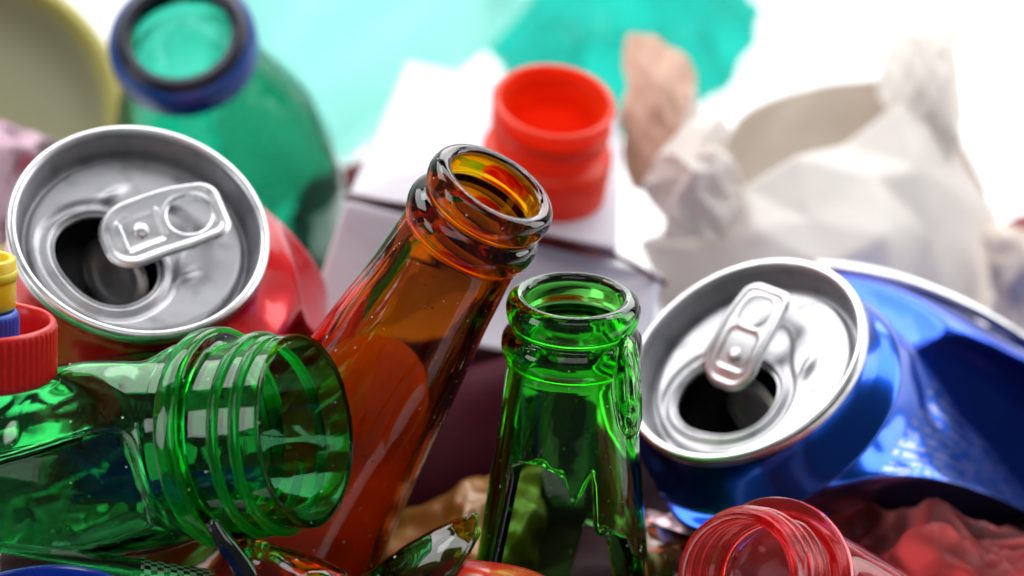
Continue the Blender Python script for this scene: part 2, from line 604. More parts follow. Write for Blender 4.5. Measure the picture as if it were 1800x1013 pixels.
# ------------------------------------------------------------------ drink cans
def can_lid(root, hole_dir, tab_dir, tab_lift, tab_style, hole_pos=None, tab_shift=1.0, tab_scale=1.0, tab_off=(0, 0)):
    """lid, rim and tab in the can's frame: rim top at z = 0, outward +z"""
    # double seam
    prof = curve([(25.4, -2.7), (25.2, -1.2), (25.45, -.25), (26.1, 0.05), (26.85, -.15), (27.2, -.8), (27.2, -2.2), (26.9, -2.9), (26.3, -3.1)], 5)
    v, f, u = revolve([(p[0], p[1]) for p in [Vector((q[0], q[1], 0)) for q in prof]], 144)
    fix(mesh('rim', v, f, M_rim, root))
    # chuck wall and countersink
    pr = curve([(25.35, -1.4, 0), (24.9, -3.2, 0), (24.3, -5.5, 0), (23.9, -7.0, 0), (23.3, -7.7, 0), (22.6, -7.4, 0), (22.25, -6.2, 0), (21.8, -5.5, 0), (21.2, -5.35, 0)], 6)
    ca = math.cos(R(hole_dir)); sa = math.sin(R(hole_dir))
    hp = R(hole_dir if hole_pos is None else hole_pos)
    hc = (7.9 * math.cos(hp), 7.9 * math.sin(hp))
    RO = 21.2
    n = 240
    vs, uv = [], []

    def hole_r(t):      # outline of the mouth around its own centre, t measured from hole_dir
        c, s = math.cos(t), math.sin(t)
        a, b = 9.4, 11.6
        e = 2.25
        return (abs(c / a) ** e + abs(s / b) ** e) ** (-1 / e)

    def height(x, y, d):
        z = -5.35
        # long axis of the pressed panel
        al = x * ca + y * sa
        ac = -x * sa + y * ca
        d2 = d - 3.6
        q = math.hypot((al + 4.0) / 1.35, ac) - 6.4
        dd = min(d2, q)
        k = max(0.0, 1 - abs(d2 - q) / 5.0)
        dd -= k * k * 1.2
        z -= 0.75 * (1 - sm(-0.6, 1.1, dd))
        z += 0.9 * math.exp(-((d - 1.5) / 0.85) ** 2)
        # two little raised ribs beside the tab
        for sgn in (-1, 1):
            rx = al + 3.0
            ry = ac - sgn * 12.5
            z += 0.8 * math.exp(-(rx * rx / 9.0 + ry * ry / 1.2))
        z += 0.5 * math.exp(-((al) ** 2 + ac ** 2) / 6.0)
        return z
    ns = 46
    rows = []
    for i in range(n):
        t = 2 * PI * i / n
        rr = hole_r(t)
        dx, dy = math.cos(t + R(hole_dir)), math.sin(t + R(hole_dir))
        # distance from the mouth's centre to the panel's edge
        b = hc[0] * dx + hc[1] * dy
        L = -b + math.sqrt(b * b - (hc[0] ** 2 + hc[1] ** 2) + RO * RO)
        row = []
        # rolled down lip of the mouth
        for (e, zz) in ((.55, -1.9), (.25, -1.95), (.02, -1.5), (0.0, -.8), (.12, -.25)):
            row.append((hc[0] + dx * (rr + e), hc[1] + dy * (rr + e), -5.35 + zz + .2))
        for j in range(1, ns + 1):
            s = (j / ns) ** 1.25
            e = .3 + (L - rr - .3) * s
            x, y = hc[0] + dx * (rr + e), hc[1] + dy * (rr + e)
            row.append((x, y, height(x, y, e)))
        # outer wall: in the same direction seen from the lid's centre
        ang = math.atan2(row[-1][1], row[-1][0])
        for p in pr[::-1][1:]:
            row.append((p[0] * math.cos(ang), p[0] * math.sin(ang), p[1]))
        rows.append(row)
    m = len(rows[0])
    for r in rows: vs += r
    fs = [(i * m + j, ((i + 1) % n) * m + j, ((i + 1) % n) * m + j + 1, i * m + j + 1) for i in range(n) for j in range(m - 1)]
    o = fix(mesh('lid', vs, fs, M_alu, root))
    # rivet
    zt = -5.0
    v, f, u = revolve([(0.01, 2.1), (1.4, 2.0), (2.2, 1.5), (2.3, .8), (2.0, 0.2), (2.0, -.6)], 32, closed=False)
    v = [Vector((p.x, p.y, p.z + zt)) for p in v]
    # tab
    td = R(tab_dir)
    Lt, Wt = 12.6, 7.7

    def rbox(x, y, cx, cy, hx, hy, r):
        qx, qy = abs(x - cx) - hx + r, abs(y - cy) - hy + r
        return math.hypot(max(qx, 0), max(qy, 0)) + min(max(qx, qy), 0) - r

    def outer(x, y):
        # nose (x < 0) rounder than the tail
        wdt = Wt - 0.9 * sm(2, 12, x)
        qx = abs(x) - Lt
        r = 6.4 if x < 0 else 3.6
        ax, ay = abs(x) - Lt + r, abs(y) - wdt + r
        return math.hypot(max(ax, 0), max(ay, 0)) + min(max(ax, ay), 0) - r

    if tab_style == 'round':
        def holes(x, y):
            a = math.hypot(x - 5.4, y) - 4.35
            return a

        def recess(x, y):
            return rbox(x, y, -4.4, 0, 3.9, 3.7, .8)
    else:
        def holes(x, y):
            return rbox(x, y, 5.9, 0, 3.6, 3.9, 3.0)

        def recess(x, y):
            return rbox(x, y, -3.4, 0, 4.6, 4.3, 1.8)

    def sdf(x, y):
        return max(outer(x, y), -holes(x, y))

    st = 0.3
    nx, ny = int(2 * (Lt + .6) / st) + 1, int(2 * (Wt + .6) / st) + 1
    X = lambda i: -Lt - .6 + i * st
    Y = lambda j: -Wt - .6 + j * st
    keep = [(i, j) for i in range(nx) for j in range(ny) if sdf(X(i) + st / 2, Y(j) + st / 2) < 0]
    ks = set(keep)
    used = {}
    top, bot = [], []
    for (i, j) in keep:
        for c in ((i, j), (i + 1, j), (i + 1, j + 1), (i, j + 1)):
            if c in used: continue
            edge = not all((c[0] - a, c[1] - b) in ks for a in (0, 1) for b in (0, 1))
            x, y = X(c[0]), Y(c[1])
            for _ in range(3 if edge else 0):
                d = sdf(x, y)
                gx = (sdf(x + .02, y) - sdf(x - .02, y)) / .04
                gy = (sdf(x, y + .02) - sdf(x, y - .02)) / .04
                g = max(.3, math.hypot(gx, gy))
                x -= d * gx / g / g; y -= d * gy / g / g
            used[c] = len(top)
            d_o = -outer(x, y)
            d_h = holes(x, y)
            T = .32
            if d_o < 2.0: T = max(T, .72 * math.sqrt(max(0, 1 - (1 - d_o / 1.0) ** 2)))
            if d_h < 1.3: T = max(T, .42 * math.sqrt(max(0, 1 - (1 - d_h / .65) ** 2)))
            if edge: T = 0
            rc = recess(x, y)
            off = 0.35 * (1 - sm(-.3, .5, rc)) * -1
            off += (0.40 if tab_style == 'round' and abs(y) < 3.4 else 0.12) * math.exp(-(rc / .4) ** 2)
            if d_o < 1.2: off *= max(0, d_o / 1.2)
            if edge: off = 0
            # gentle bow along the tab
            bow = 0.012 * x * x * (1 if x < 0 else .6)
            top.append((x, y, T + off - bow)); bot.append((x, y, -T + min(off, 0) * .5 - bow))
    nt_ = len(top)
    faces = []
    em = {}
    for (i, j) in keep:
        q = [used[c] for c in ((i, j), (i + 1, j), (i + 1, j + 1), (i, j + 1))]
        faces.append(tuple(q)); faces.append(tuple(x + nt_ for x in q[::-1]))
        for a, b in zip(q, q[1:] + q[:1]):
            em[(a, b)] = 1
    for (a, b) in em:
        if (b, a) not in em:
            faces.append((b, a, a + nt_, b + nt_))
    lift = R(tab_lift)
    allv = []
    for (x, y, z) in top + bot:
        # pivot at the rivet, x = -4 on the tab
        x2, z2 = x + 4.0, z
        xr = x2 * math.cos(lift) - z2 * math.sin(lift)
        zr = x2 * math.sin(lift) + z2 * math.cos(lift)
        px_, py_ = xr * math.cos(td) - y * math.sin(td), xr * math.sin(td) + y * math.cos(td)
        allv.append((px_ * tab_scale + math.cos(td) * tab_shift + tab_off[0], py_ * tab_scale + math.sin(td) * tab_shift + tab_off[1], zr * tab_scale + zt + 2.0))
    tab = fix(mesh('pull_tab', allv, faces, M_tab, root))
    v = [Vector((p.x + math.cos(td) * tab_shift + tab_off[0], p.y + math.sin(td) * tab_shift + tab_off[1], p.z)) for p in v]
    fix(mesh('rivet', v, f, M_tab, tab))
    # the pushed-in piece of the lid, hanging inside the mouth from its tab side
    fv, ff = [], []
    cph, sph = math.cos(hp), math.sin(hp)
    for j in range(9):
        rr = j / 8
        for i in range(48):
            a = 2 * PI * i / 48
            lx, ly = 7.6 * rr * math.cos(a), 9.6 * rr * math.sin(a)
            # hinge at the inner side, turned down steeply
            hx = lx + 8.0
            bulge = .8 * math.exp(-((rr - .75) / .12) ** 2)
            ax_, az_ = hx * .50 + bulge * .8, -hx * .80 + bulge * .6
            gx = hc[0] + cph * (-7.6 + ax_) - sph * ly
            gy = hc[1] + sph * (-7.6 + ax_) + cph * ly
            fv.append((gx, gy, -7.6 + az_))
    for j in range(8):
        for i in range(48):
            ff.append((j * 48 + i, j * 48 + (i + 1) % 48, (j + 1) * 48 + (i + 1) % 48, (j + 1) * 48 + i))
    fl = fix(mesh('opened_flap', fv, ff, M_alu, root))
    so = fl.modifiers.new('thickness', 'SOLIDIFY')
    so.thickness = .0003


def can_body_local(root, mat, bend, dents, length=112, n=144):
    """whole can body in the lid's frame, z going down from the seam"""
    prof = [(26.2, -2.2), (26.0, -4.2), (26.5, -7), (29.0, -12), (31.6, -17), (32.8, -22), (33.1, -28)]
    z = -34
    while z > -length:
        prof.append((33.1, z)); z -= 5
    prof += [(33.0, -length), (31.5, -length - 4), (27.5, -length - 7.5), (24.5, -length - 8.5), (23, -length - 5), (10, -length + 1), (0.1, -length + 2)]
    pts = curve([(a, b, 0) for a, b in prof], 5)

    def warp(v, a, p):
        v = Vector(v)
        v = v.lerp(mirror_dents(v, dents), sm(-14, -26, v.z))
        t = -v.z
        b = bend(t)
        return Vector((v.x + b[0], v.y + b[1], v.z))
    v, f, u = revolve([(p[0], p[1]) for p in pts], n, closed=False, warp=warp)
    return fix(mesh('body', v, f, mat, root, uvs=u))


# red can at the left
ax = axis_at(242, 408, .80, 78)
O = P(246, 401, 588)
t = thing('drink_can', 'open red drink can with grey lid and ring pull, left of the brown bottle', 'can', frame(O, ax))
can_lid(t, 222, 23, 12, 'round', tab_shift=2.4, tab_scale=1.06, tab_off=(-1.2, 1.2))
can_body_local(t, M_red_can, lambda z: (21.0 * sm(3, 46, z), 1.0 * sm(6, 40, z)),
               [(Vector((29, 8, -40)), Vector((.93, .25, .05)).normalized(), 1.7, .5),
                (Vector((27, -12, -56)), Vector((.85, -.5, .1)).normalized(), 1.6, .5),
                (Vector((-22, 16, -60)), Vector((-.8, .3, .1)).normalized(), 1.5, 1.5)])

# blue can at the right: straight lid, crushed wall running to a flat point
axb = axis_at(1305, 626, .70, 121)
O = P(1306, 626, 602)
t = thing('drink_can', 'crushed blue drink can with a bright silver lid, right of the green bottle', 'can', frame(O, axb))
can_lid(t, 240, 48, 15, 'long', hole_pos=218, tab_scale=.97, tab_shift=1.0, tab_off=(-3.2, 4.2))
Fm = frame(O, axb)
inv = Fm.inverted()


def to_local(p):
    return (inv @ (p * MM)) / MM


def circ(r, dz, n=72):
    zz = axb.normalized()
    x = (C_R - zz * C_R.dot(zz)).normalized()
    y = zz.cross(x)
    c = O + zz * dz
    return (c, x * r, y * r)


def sect(tp, bt, d, half, dz=0):
    T, B = P(*tp, d), P(*bt, d + dz)
    c = (T + B) / 2
    u = (T - B) / 2
    vdir = u.cross(axb).normalized()
    if vdir.dot(C_B) < 0: vdir = -vdir
    vv = vdir * half
    # match the start angle with circ(): U along image right, V up
    return (c, vv * 1.0, u)


zz = axb.normalized()
secs = [circ(26.3, -2.4), circ(26.2, -4.2), circ(27.2, -8), circ(30.4, -14.5), circ(32.6, -21), circ(33, -29)]


def blend(c, top, bot, d, half):
    """section whose silhouette top and bottom are given; its third axis points to the camera's side"""
    T, B = P(top[0], top[1], d), P(bot[0], bot[1], d)
    cc = (T + B) / 2
    u = (T - B) / 2
    along = -zz
    v = u.cross(along).normalized()
    if v.dot(C_B) < 0: v = -v
    xx, yy = secs[0][1].normalized(), secs[0][2].normalized()
    # rotate so that angle 0 matches the circles (xx): xx = combination of u and v
    return cc, u, v * half


xx, yy = secs[0][1].normalized(), secs[0][2].normalized()
NB = 144
rings = []
for (c, U, V) in secs[:4]:
    rings.append([c + U * math.cos(2 * PI * i / NB) + V * math.sin(2 * PI * i / NB) for i in range(NB)])
# crushed part: top edge, bottom edge, ridge towards the camera, how sharp the fold is
BL = [((1586, 585, 628), (1190, 905, 608), (1425, 862, 593), 27, .2), ((1640, 655, 642), (1390, 912, 630), (1535, 838, 604), 22, .6),
      ((1700, 738, 648), (1500, 917, 638), (1640, 842, 617), 16, .85), ((1768, 820, 655), (1670, 917, 648), (1742, 870, 636), 10, .9),
      ((1835, 893, 660), (1800, 922, 658), (1824, 907, 652), 4, .9), ((1875, 918, 662), (1868, 930, 662), (1873, 923, 660), 1.5, .9)]
for (tp, bt, fr, back, sharp) in BL:
    T, B, F = P(*tp), P(*bt), P(*fr)
    c = (T + B) / 2
    u = (T - B) / 2
    vf = F - c
    vb = -vf.normalized() * back
    a1 = math.atan2(u.dot(yy), u.dot(xx))
    s_ = 1 if u.normalized().cross(vf.normalized()).dot(zz) > 0 else -1
    ring = []
    for i in range(NB):
        b = (2 * PI * i / NB - a1) * s_
        cb, sb = math.cos(b), math.sin(b)
        v_ = vf * sb if sb > 0 else vb * -sb
        e = c + u * cb + v_
        v2 = vf * (sb * sb) if sb > 0 else vb * (sb * sb)
        dmd = c + u * (cb * abs(cb)) + v2
        ring.append(e.lerp(dmd, sharp))
    rings.append(ring)
cols = [curve([r_[i] for r_ in rings], 12) for i in range(NB)]
NM = len(cols[0])
planes3 = [(P(1590, 700, 612), (C_B * .6 + C_U * .3 + C_R * .72).normalized(), 1.3, .5)]
v, u, f = [], [], []
for j in range(NM):
    cc = sum((cols[i][j] for i in range(NB)), Vector()) / NB
    k = sm(.36, .46, j / (NM - 1)) * (1 - sm(.9, 1, j / (NM - 1)))
    for i in range(NB):
        p = cols[i][j]
        q = mirror_dents(p, planes3)
        q = q + (q - cc) * (.05 * (abs(noise.noise(p * .05)) * 2 - .5) + .015 * noise.noise(p * .16))
        v.append(to_local(p.lerp(q, k)))
        u.append((i / NB, j / (NM - 1)))
f = [(j * NB + i, j * NB + (i + 1) % NB, (j + 1) * NB + (i + 1) % NB, (j + 1) * NB + i) for j in range(NM - 1) for i in range(NB)]
f.append([(NM - 1) * NB + i for i in range(NB)])
fix(mesh('body', v, f, M_blue_can, t, uvs=u))

# second blue can behind
secs2 = []
t = thing('drink_can', 'second crushed blue can lying behind, its silver bottom edge running off to the right', 'can', frame(P(1720, 640, 700), (C_R * .6 - C_B * .6 + C_U * .3)))
inv2 = t.matrix_basis.inverted()


def sec_px(top, bot, d, half, dd=0):
    T, B = P(top[0], top[1], d + dd), P(bot[0], bot[1], d)
    u = (T - B) / 2
    v = u.cross(C_R).normalized()
    if v.dot(C_B) < 0: v = -v
    return ((T + B) / 2, u, v * half)


secs2 = [sec_px((1400, 500), (1400, 760), 690, 14), sec_px((1460, 482), (1460, 800), 684, 24), sec_px((1560, 500), (1560, 860), 676, 30), sec_px((1660, 535), (1660, 900), 672, 30),
         sec_px((1760, 590), (1760, 930), 672, 31), sec_px((1860, 640), (1860, 950), 676, 31), sec_px((1960, 690), (1960, 960), 680, 30)]
pl2 = [(P(1620, 640, 652), (C_B * .97 - C_U * .18 + C_R * .1).normalized(), 1.25, .8), (P(1720, 800, 654), (C_B * .9 - C_U * .35 - C_R * .2).normalized(), 1.3, .8),
       (P(1560, 560, 662), (C_B * .66 + C_U * .62 - C_R * .4).normalized(), 1.15, .8)]
v, f, u = loft(secs2, 10, 96, warp=lambda v, a, s, c: mirror_dents(v, pl2))
f.append([i for i in range(96)][::-1])
v = [(inv2 @ (p * MM)) / MM for p in v]
fix(mesh('body', v, f, M_blue_can2, t, uvs=u))
# its rolled silver edge lying along the top
path = curve([P(1440, 468, 690), P(1500, 474, 684), P(1580, 492, 676), P(1680, 530, 670), P(1760, 572, 670), P(1840, 625, 672)], 8)
vs, fs = [], []
for j, p in enumerate(path):
    tn = (path[min(j + 1, len(path) - 1)] - path[max(j - 1, 0)]).normalized()
    a = tn.cross(C_B).normalized(); b = tn.cross(a)
    for i in range(12):
        an = 2 * PI * i / 12
        vs.append((inv2 @ ((p + a * math.cos(an) * 1.5 + b * math.sin(an) * 3.2) * MM)) / MM)
fs = [(j * 12 + i, j * 12 + (i + 1) % 12, (j + 1) * 12 + (i + 1) % 12, (j + 1) * 12 + i) for j in range(len(path) - 1) for i in range(12)]
fs.append(list(range(12))[::-1]); fs.append([(len(path) - 1) * 12 + i for i in range(12)])
fix(mesh('rim', vs, fs, M_rim, t))


# ------------------------------------------------------------------ glass bottles
LIP_OUT = [(10.3, -.05), (11.4, .1), (12.6, -.6), (13.25, -2.0), (13.3, -3.6), (12.9, -5.2), (12.2, -6.2), (12.2, -7.0), (13.1, -7.9), (13.9, -9.2), (14.0, -11.0), (13.5, -12.8), (12.9, -13.8), (12.75, -15.2)]
LIP_IN = [(9.7, -.6), (9.5, -1.6), (9.6, -3.5), (9.4, -6.0), (9.0, -9.0), (9.0, -15.2)]

# brown bottle
axm = axis_at(872, 322, .46, 58.5)
O = P(874, 322, 556)
amb_out = [(12.9, -20), (13.6, -30), (15.0, -42), (16.8, -58), (18.8, -76), (21.5, -92), (25.5, -108), (29, -124), (30.2, -140), (30.2, -176), (30, -188), (28, -193), (24, -195), (12, -193), (0.1, -192)]
amb_in = [(9.6, -20), (10.4, -30), (12.0, -42), (13.9, -58), (16, -76), (18.7, -92), (22.6, -108), (26, -124), (27.4, -140), (27.4, -176), (27, -186), (24, -190), (12, -189), (0.1, -188)]
t = thing('glass_bottle', 'brown glass bottle leaning right with its thick rounded mouth open', 'bottle', frame(O, axm))
po = curve([(a, b, 0) for a, b in LIP_OUT + amb_out], 6)
pi_ = curve([(a, b, 0) for a, b in LIP_IN + amb_in], 6)


def wobble(v, a, p):
    w_ = 1 + .004 * noise.noise(Vector((math.cos(a) * 1.3, math.sin(a) * 1.3, v.z * .08)))
    return Vector((v.x * w_, v.y * w_, v.z))


v, f, u = revolve([(p[0], p[1]) for p in po + pi_[::-1]], 144, closed=True, warp=wobble)
fix(mesh('glass', v, f, M_amber, t, uvs=u))
# the drink left inside: fills the bottle from its slanting surface down
n = 96
rows = []
inner = [(a, b) for a, b in [(9.6, -20)] + amb_in[1:]]


def rin(z):
    return lerp_tab(sorted([(b, a) for a, b in inner]), z) - .15


lv, lf = [], []
NR = 26
for i in range(n):
    a = 2 * PI * i / n
    # surface height follows the slanted plane
    zt = -57
    ztop = zt - 8.0 * math.cos(a - R(250))
    for q in range(6):
        s = q / 6
        lv.append(Vector((rin(ztop) * s * math.cos(a), rin(ztop) * s * math.sin(a), zt - 8.0 * s * math.cos(a - R(250)))))
    for j in range(NR):
        z = ztop + (-187.2 - ztop) * j / (NR - 1)
        r_ = rin(z) if j < NR - 1 else 1.0
        lv.append(Vector((r_ * math.cos(a), r_ * math.sin(a), z)))
m = 6 + NR
for i in range(n):
    k = (i + 1) % n
    for j in range(m - 1):
        lf.append((i * m + j, k * m + j, k * m + j + 1, i * m + j + 1))
lf.append([i * m + m - 1 for i in range(n)])
o = fix(mesh('drink', lv, lf, M_liquid, t))

# green broken bottle
axg = axis_at(1008, 521, .40, 87.5)
O = P(1009, 519, 560)
t = thing('glass_bottle', 'broken green glass bottle neck standing upright with jagged fracture edges', 'bottle', frame(O, axg))
RO_ = [(-90, 21.0), (-76, 19.6), (-60, 17.7), (-40, 15.4), (-25, 13.6), (-15.2, 12.8)]
RI_ = [(-90, 18.4), (-76, 17.0), (-60, 15.1), (-40, 12.7), (-25, 10.7), (-15.2, 9.0)]
CUT = [(-180, -82), (-158, -80), (-150, -58), (-140, -34), (-128, -31.5), (-112, -31.0), (-100, -32.4), (-94, -33.0), (-86, -38.5), (-84, -38.8), (-76, -34.5), (-68, -31.5),
       (-66, -46), (-58, -45), (-40, -49), (-20, -60), (-6, -72), (20, -80), (40, -79), (52, -60), (72, -58), (88, -80), (120, -84), (180, -82)]
po = curve([(a, b, 0) for a, b in LIP_OUT], 6)
pi_ = curve([(a, b, 0) for a, b in LIP_IN], 6)
n = 288
NR = 30
vs = []
for i in range(n):
    a = 2 * PI * i / n
    dg = math.degrees(a)
    if dg > 180: dg -= 360
    zc = lerp_tab(CUT, dg) + .5 * noise.noise(Vector((dg * .13, 3, 0))) + .25 * noise.noise(Vector((dg * .6, 9, 0)))
    col = [(p[0], p[1]) for p in po]
    for j in range(1, NR + 1):
        z = -15.2 + (zc + 15.2) * j / NR
        col.append((lerp_tab(RO_, z), z))
    z1 = zc + 1.1 * noise.noise(Vector((dg * .09, 1, 5)))
    rm = (lerp_tab(RO_, zc) + lerp_tab(RI_, z1)) / 2
    col.append((rm, (zc + z1) / 2 - .25))
    for j in range(NR, 0, -1):
        z = -15.2 + (z1 + 15.2) * j / NR
        col.append((lerp_tab(RI_, z), z))
    col += [(p[0], p[1]) for p in pi_[::-1]]
    m = len(col)
    for (r_, z) in col:
        w_ = 1 + .004 * noise.noise(Vector((math.cos(a) * 1.5, math.sin(a) * 1.5, z * .07)))
        vs.append((r_ * w_ * math.cos(a), r_ * w_ * math.sin(a), z))
fs = [(i * m + j, ((i + 1) % n) * m + j, ((i + 1) % n) * m + (j + 1) % m, i * m + (j + 1) % m) for i in range(n) for j in range(m)]
fix(mesh('glass', vs, fs, M_green, t))


# ------------------------------------------------------------------ plastic bottles with screw necks
def screw_neck(root, mat, ro, wall, length, collar_r, body_pts, turns=1.7, pitch=5.2, z0=-3.2, warp=None, hgt=1.3, n=144, wide=1.2, thread_mat=None):
    """bottle in its mouth's frame: mouth at z = 0; body_pts continue the wall (r, z)"""
    out = [(ro - wall * .5, .1), (ro - .1, -.2), (ro, -.8), (ro, -length * .5), (ro, -length + 2.2), (ro + .15, -length + 1.2),
           (collar_r - .3, -length + .6), (collar_r, -length), (collar_r, -length - 1.4), (collar_r - .4, -length - 2.0), (ro + .2, -length - 2.6)]
    out += body_pts
    inn = [(ro - wall + .1, -.3), (ro - wall, -1.2), (ro - wall, -length)] + [(max(.05, r_ - wall * .8), z) for r_, z in body_pts]
    po = curve([(a, b, 0) for a, b in out], 5)
    pi_ = curve([(a, b, 0) for a, b in inn], 5)
    v, f, u = revolve([(p[0], p[1]) for p in po + pi_[::-1]], n, closed=True, warp=warp)
    body = fix(mesh('wall', v, f, mat, root, uvs=u))
    # raised helical thread
    vs = []
    N_ = int(80 * turns)
    sec = [(-wide, -.25), (-wide * .75, hgt * .6), (-wide * .3, hgt), (wide * .3, hgt), (wide * .75, hgt * .6), (wide, -.25)]
    for i in range(N_ + 1):
        a = 2 * PI * turns * i / N_
        fade = sm(0, 6, i) * sm(0, 6, N_ - i)
        zc = z0 - pitch * turns * i / N_
        for (dz, dr) in sec:
            r_ = ro + (dr if dr < 0 else dr * fade - .02)
            vs.append((r_ * math.cos(a), r_ * math.sin(a), zc + dz))
    m = len(sec)
    fs = [(i * m + j, (i + 1) * m + j, (i + 1) * m + (j + 1) % m, i * m + (j + 1) % m) for i in range(N_) for j in range(m)]
    fs.append(list(range(m))[::-1]); fs.append([N_ * m + j for j in range(m)])
    fix(mesh('screw_thread', vs, fs, thread_mat or mat, root))
    return body


# green crushed bottle in front
axp = axis_at(536, 757, .50, 5)
O = P(537, 757, 551)
t = thing('plastic_bottle', 'crumpled clear green plastic bottle lying sideways, its wide threaded mouth facing right', 'bottle', frame(O, axp, xhint=C_U))
# in this frame x = up, z = out of the mouth, y = z cross x
planes = [
    (Vector((17.5, -12, -44)), Vector((.80, -.58, .10)).normalized(), 1.7, .35),
    (Vector((9, -19, -62)), Vector((.42, -.90, -.06)).normalized(), 1.6, .3),
    (Vector((-6, -21.5, -40)), Vector((-.25, -.96, .12)).normalized(), 1.8, .25),
    (Vector((-16, -14, -44)), Vector((-.75, -.64, .16)).normalized(), 1.8, .25),
    (Vector((22, 3, -60)), Vector((.98, .1, .15)).normalized(), 1.4, .4),
    (Vector((-23, 4, -54)), Vector((-.98, .1, -.1)).normalized(), 1.4, .4),
    (Vector((10, 18, -55)), Vector((.4, .9, 0)).normalized(), 1.5, .6),
    (Vector((-8, 19, -70)), Vector((-.4, .9, .1)).normalized(), 1.6, .6),
]


def pet_warp(v, a, p):
    if p[1] > -25.5: return v
    k = sm(-25.5, -31, p[1])
    q = mirror_dents(Vector(v), planes)
    if q.x > 0: q.x *= 1 - .30 * sm(-28, -80, q.z)
    c = Vector((0, 0, v.z))
    q = q + (q - c) * .04 * (noise.noise(v * .06) + .5 * abs(noise.noise(v * .11 + Vector((5, 1, 2)))))
    return Vector(v).lerp(q, k)


body = [(19.2, -24), (19.6, -27), (20.6, -32), (21.6, -38), (22.6, -45), (23.6, -53), (24.6, -62), (25.6, -72), (26.6, -84), (27.4, -96), (27.6, -110), (27.6, -130), (27, -146), (24, -152), (12, -152), (.1, -150)]
body2 = []
for (a, b), (c, d) in zip(body, body[1:]):
    for q in range(3):
        body2.append((a + (c - a) * q / 3, b + (d - b) * q / 3))
body2.append(body[-1])
screw_neck(t, M_pet, 18.9, 1.5, 17.0, 20.9, body2, turns=1.7, pitch=4.8, z0=-3.6, warp=outer_wall(pet_warp, body), hgt=1.25, n=216, thread_mat=M_petring)
v, f, u = revolve([(p[0], p[1]) for p in curve([(20.6, -16.6, 0), (21.4, -16.4, 0), (21.9, -17.4, 0), (21.8, -20.2, 0), (21.2, -21.2, 0), (20.3, -21, 0), (20.2, -18.5, 0), (20.6, -16.6, 0)], 4)[:-1]], 144)
fix(mesh('support_ring', v, f, M_petring, t))

# red neck at the bottom right
axr = axis_at(1300, 1015, .90, 176)
O = P(1296, 1016, 541)
t = thing('plastic_bottle', 'clear red plastic bottle, threaded neck poking up at the bottom under the blue can', 'bottle', frame(O, axr))
rb = [(13.2, -22), (13.6, -26), (16.5, -33), (21, -42), (26, -54), (29.5, -66), (31, -80), (31, -120), (29, -130), (15, -131), (.1, -130)]
rplanes = [(Vector((24, 16, -60)), Vector((.7, .7, .1)).normalized(), 1.6, .4), (Vector((-5, 24, -70)), Vector((-.2, .97, -.1)).normalized(), 1.5, .4),
           (Vector((10, -22, -55)), Vector((.3, -.9, .2)).normalized(), 1.5, .4)]
screw_neck(t, M_redpet, 12.7, 1.7, 16.5, 16.3, rb, turns=2.2, pitch=3.9, z0=-3.0, hgt=1.3, wide=1.0,
           warp=outer_wall(lambda v, a, p: Vector(v).lerp(mirror_dents(Vector(v), rplanes), sm(-26, -36, p[1])) + Vector((12, -30, 0)) * sm(-20, -62, p[1]), [(12.7, 0), (12.7, -20)] + rb))

# teal bottle with a blue ring, behind at the upper left
axt = axis_at(318, 72, .84, 106)
O = P(318, 62, 690)
t = thing('plastic_bottle', 'teal plastic bottle with a blue ring around its open neck, blurred behind the red can', 'bottle', frame(O, axt))
tb = [(15.0, -10), (15.6, -14), (18, -20), (22, -30), (26.5, -42), (29, -55), (30, -68), (30, -100), (30, -140), (29, -160), (20, -162), (.1, -160)]
out = [(13.6, .1), (14.6, -.2), (14.8, -1.5)] + tb
inn = [(13.2, -.4), (13.0, -2)] + [(max(.05, a - .9), b) for a, b in tb]
tpl = [(Vector((26, 10, -55)), Vector((.9, .3, .1)).normalized(), 1.4, .8), (Vector((14, -24, -62)), Vector((.4, -.9, .1)).normalized(), 1.4, .8), (Vector((-20, -20, -50)), Vector((-.6, -.7, 0)).normalized(), 1.3, .8)]


def tw(v, a, p):
    # the crushed shoulder sags towards the right
    q = Vector(v).lerp(mirror_dents(Vector(v), tpl), sm(-18, -34, p[1]))
    return q + Vector((4 * sm(-8, -60, v.z), -6 * sm(-8, -60, v.z), 0))


po = curve([(a, b, 0) for a, b in out], 5)
pi_ = curve([(a, b, 0) for a, b in inn], 5)
v, f, u = revolve([(p[0], p[1]) for p in po + pi_[::-1]], 96, warp=outer_wall(tw, [(14.8, 0)] + tb))
fix(mesh('wall', v, f, M_teal, t, uvs=u))
M_bluering = basic('blue_plastic', (.003, .06, .30), .3, coat=.1, var=.05)
v, f, u = revolve([(p[0], p[1]) for p in curve([(15.0, -.6, 0), (16.6, -.3, 0), (18.0, -1.2, 0), (18.3, -4, 0), (18.2, -8, 0), (17.2, -9, 0), (15.9, -8.6, 0), (15.2, -5, 0), (15.0, -.6, 0)], 4)[:-1]], 96)
fix(mesh('neck_ring', v, f, M_bluering, t))
M_dark = basic('dark_gasket', (.008, .012, .03), .35)
v, f, u = revolve([(p[0], p[1]) for p in curve([(12.3, .4, 0), (14.0, 1.2, 0), (15.8, .4, 0), (16.0, -.5, 0), (12.4, -1.8, 0), (12.3, .4, 0)], 4)[:-1]], 96)
fix(mesh('seal', v, f, M_dark, t))

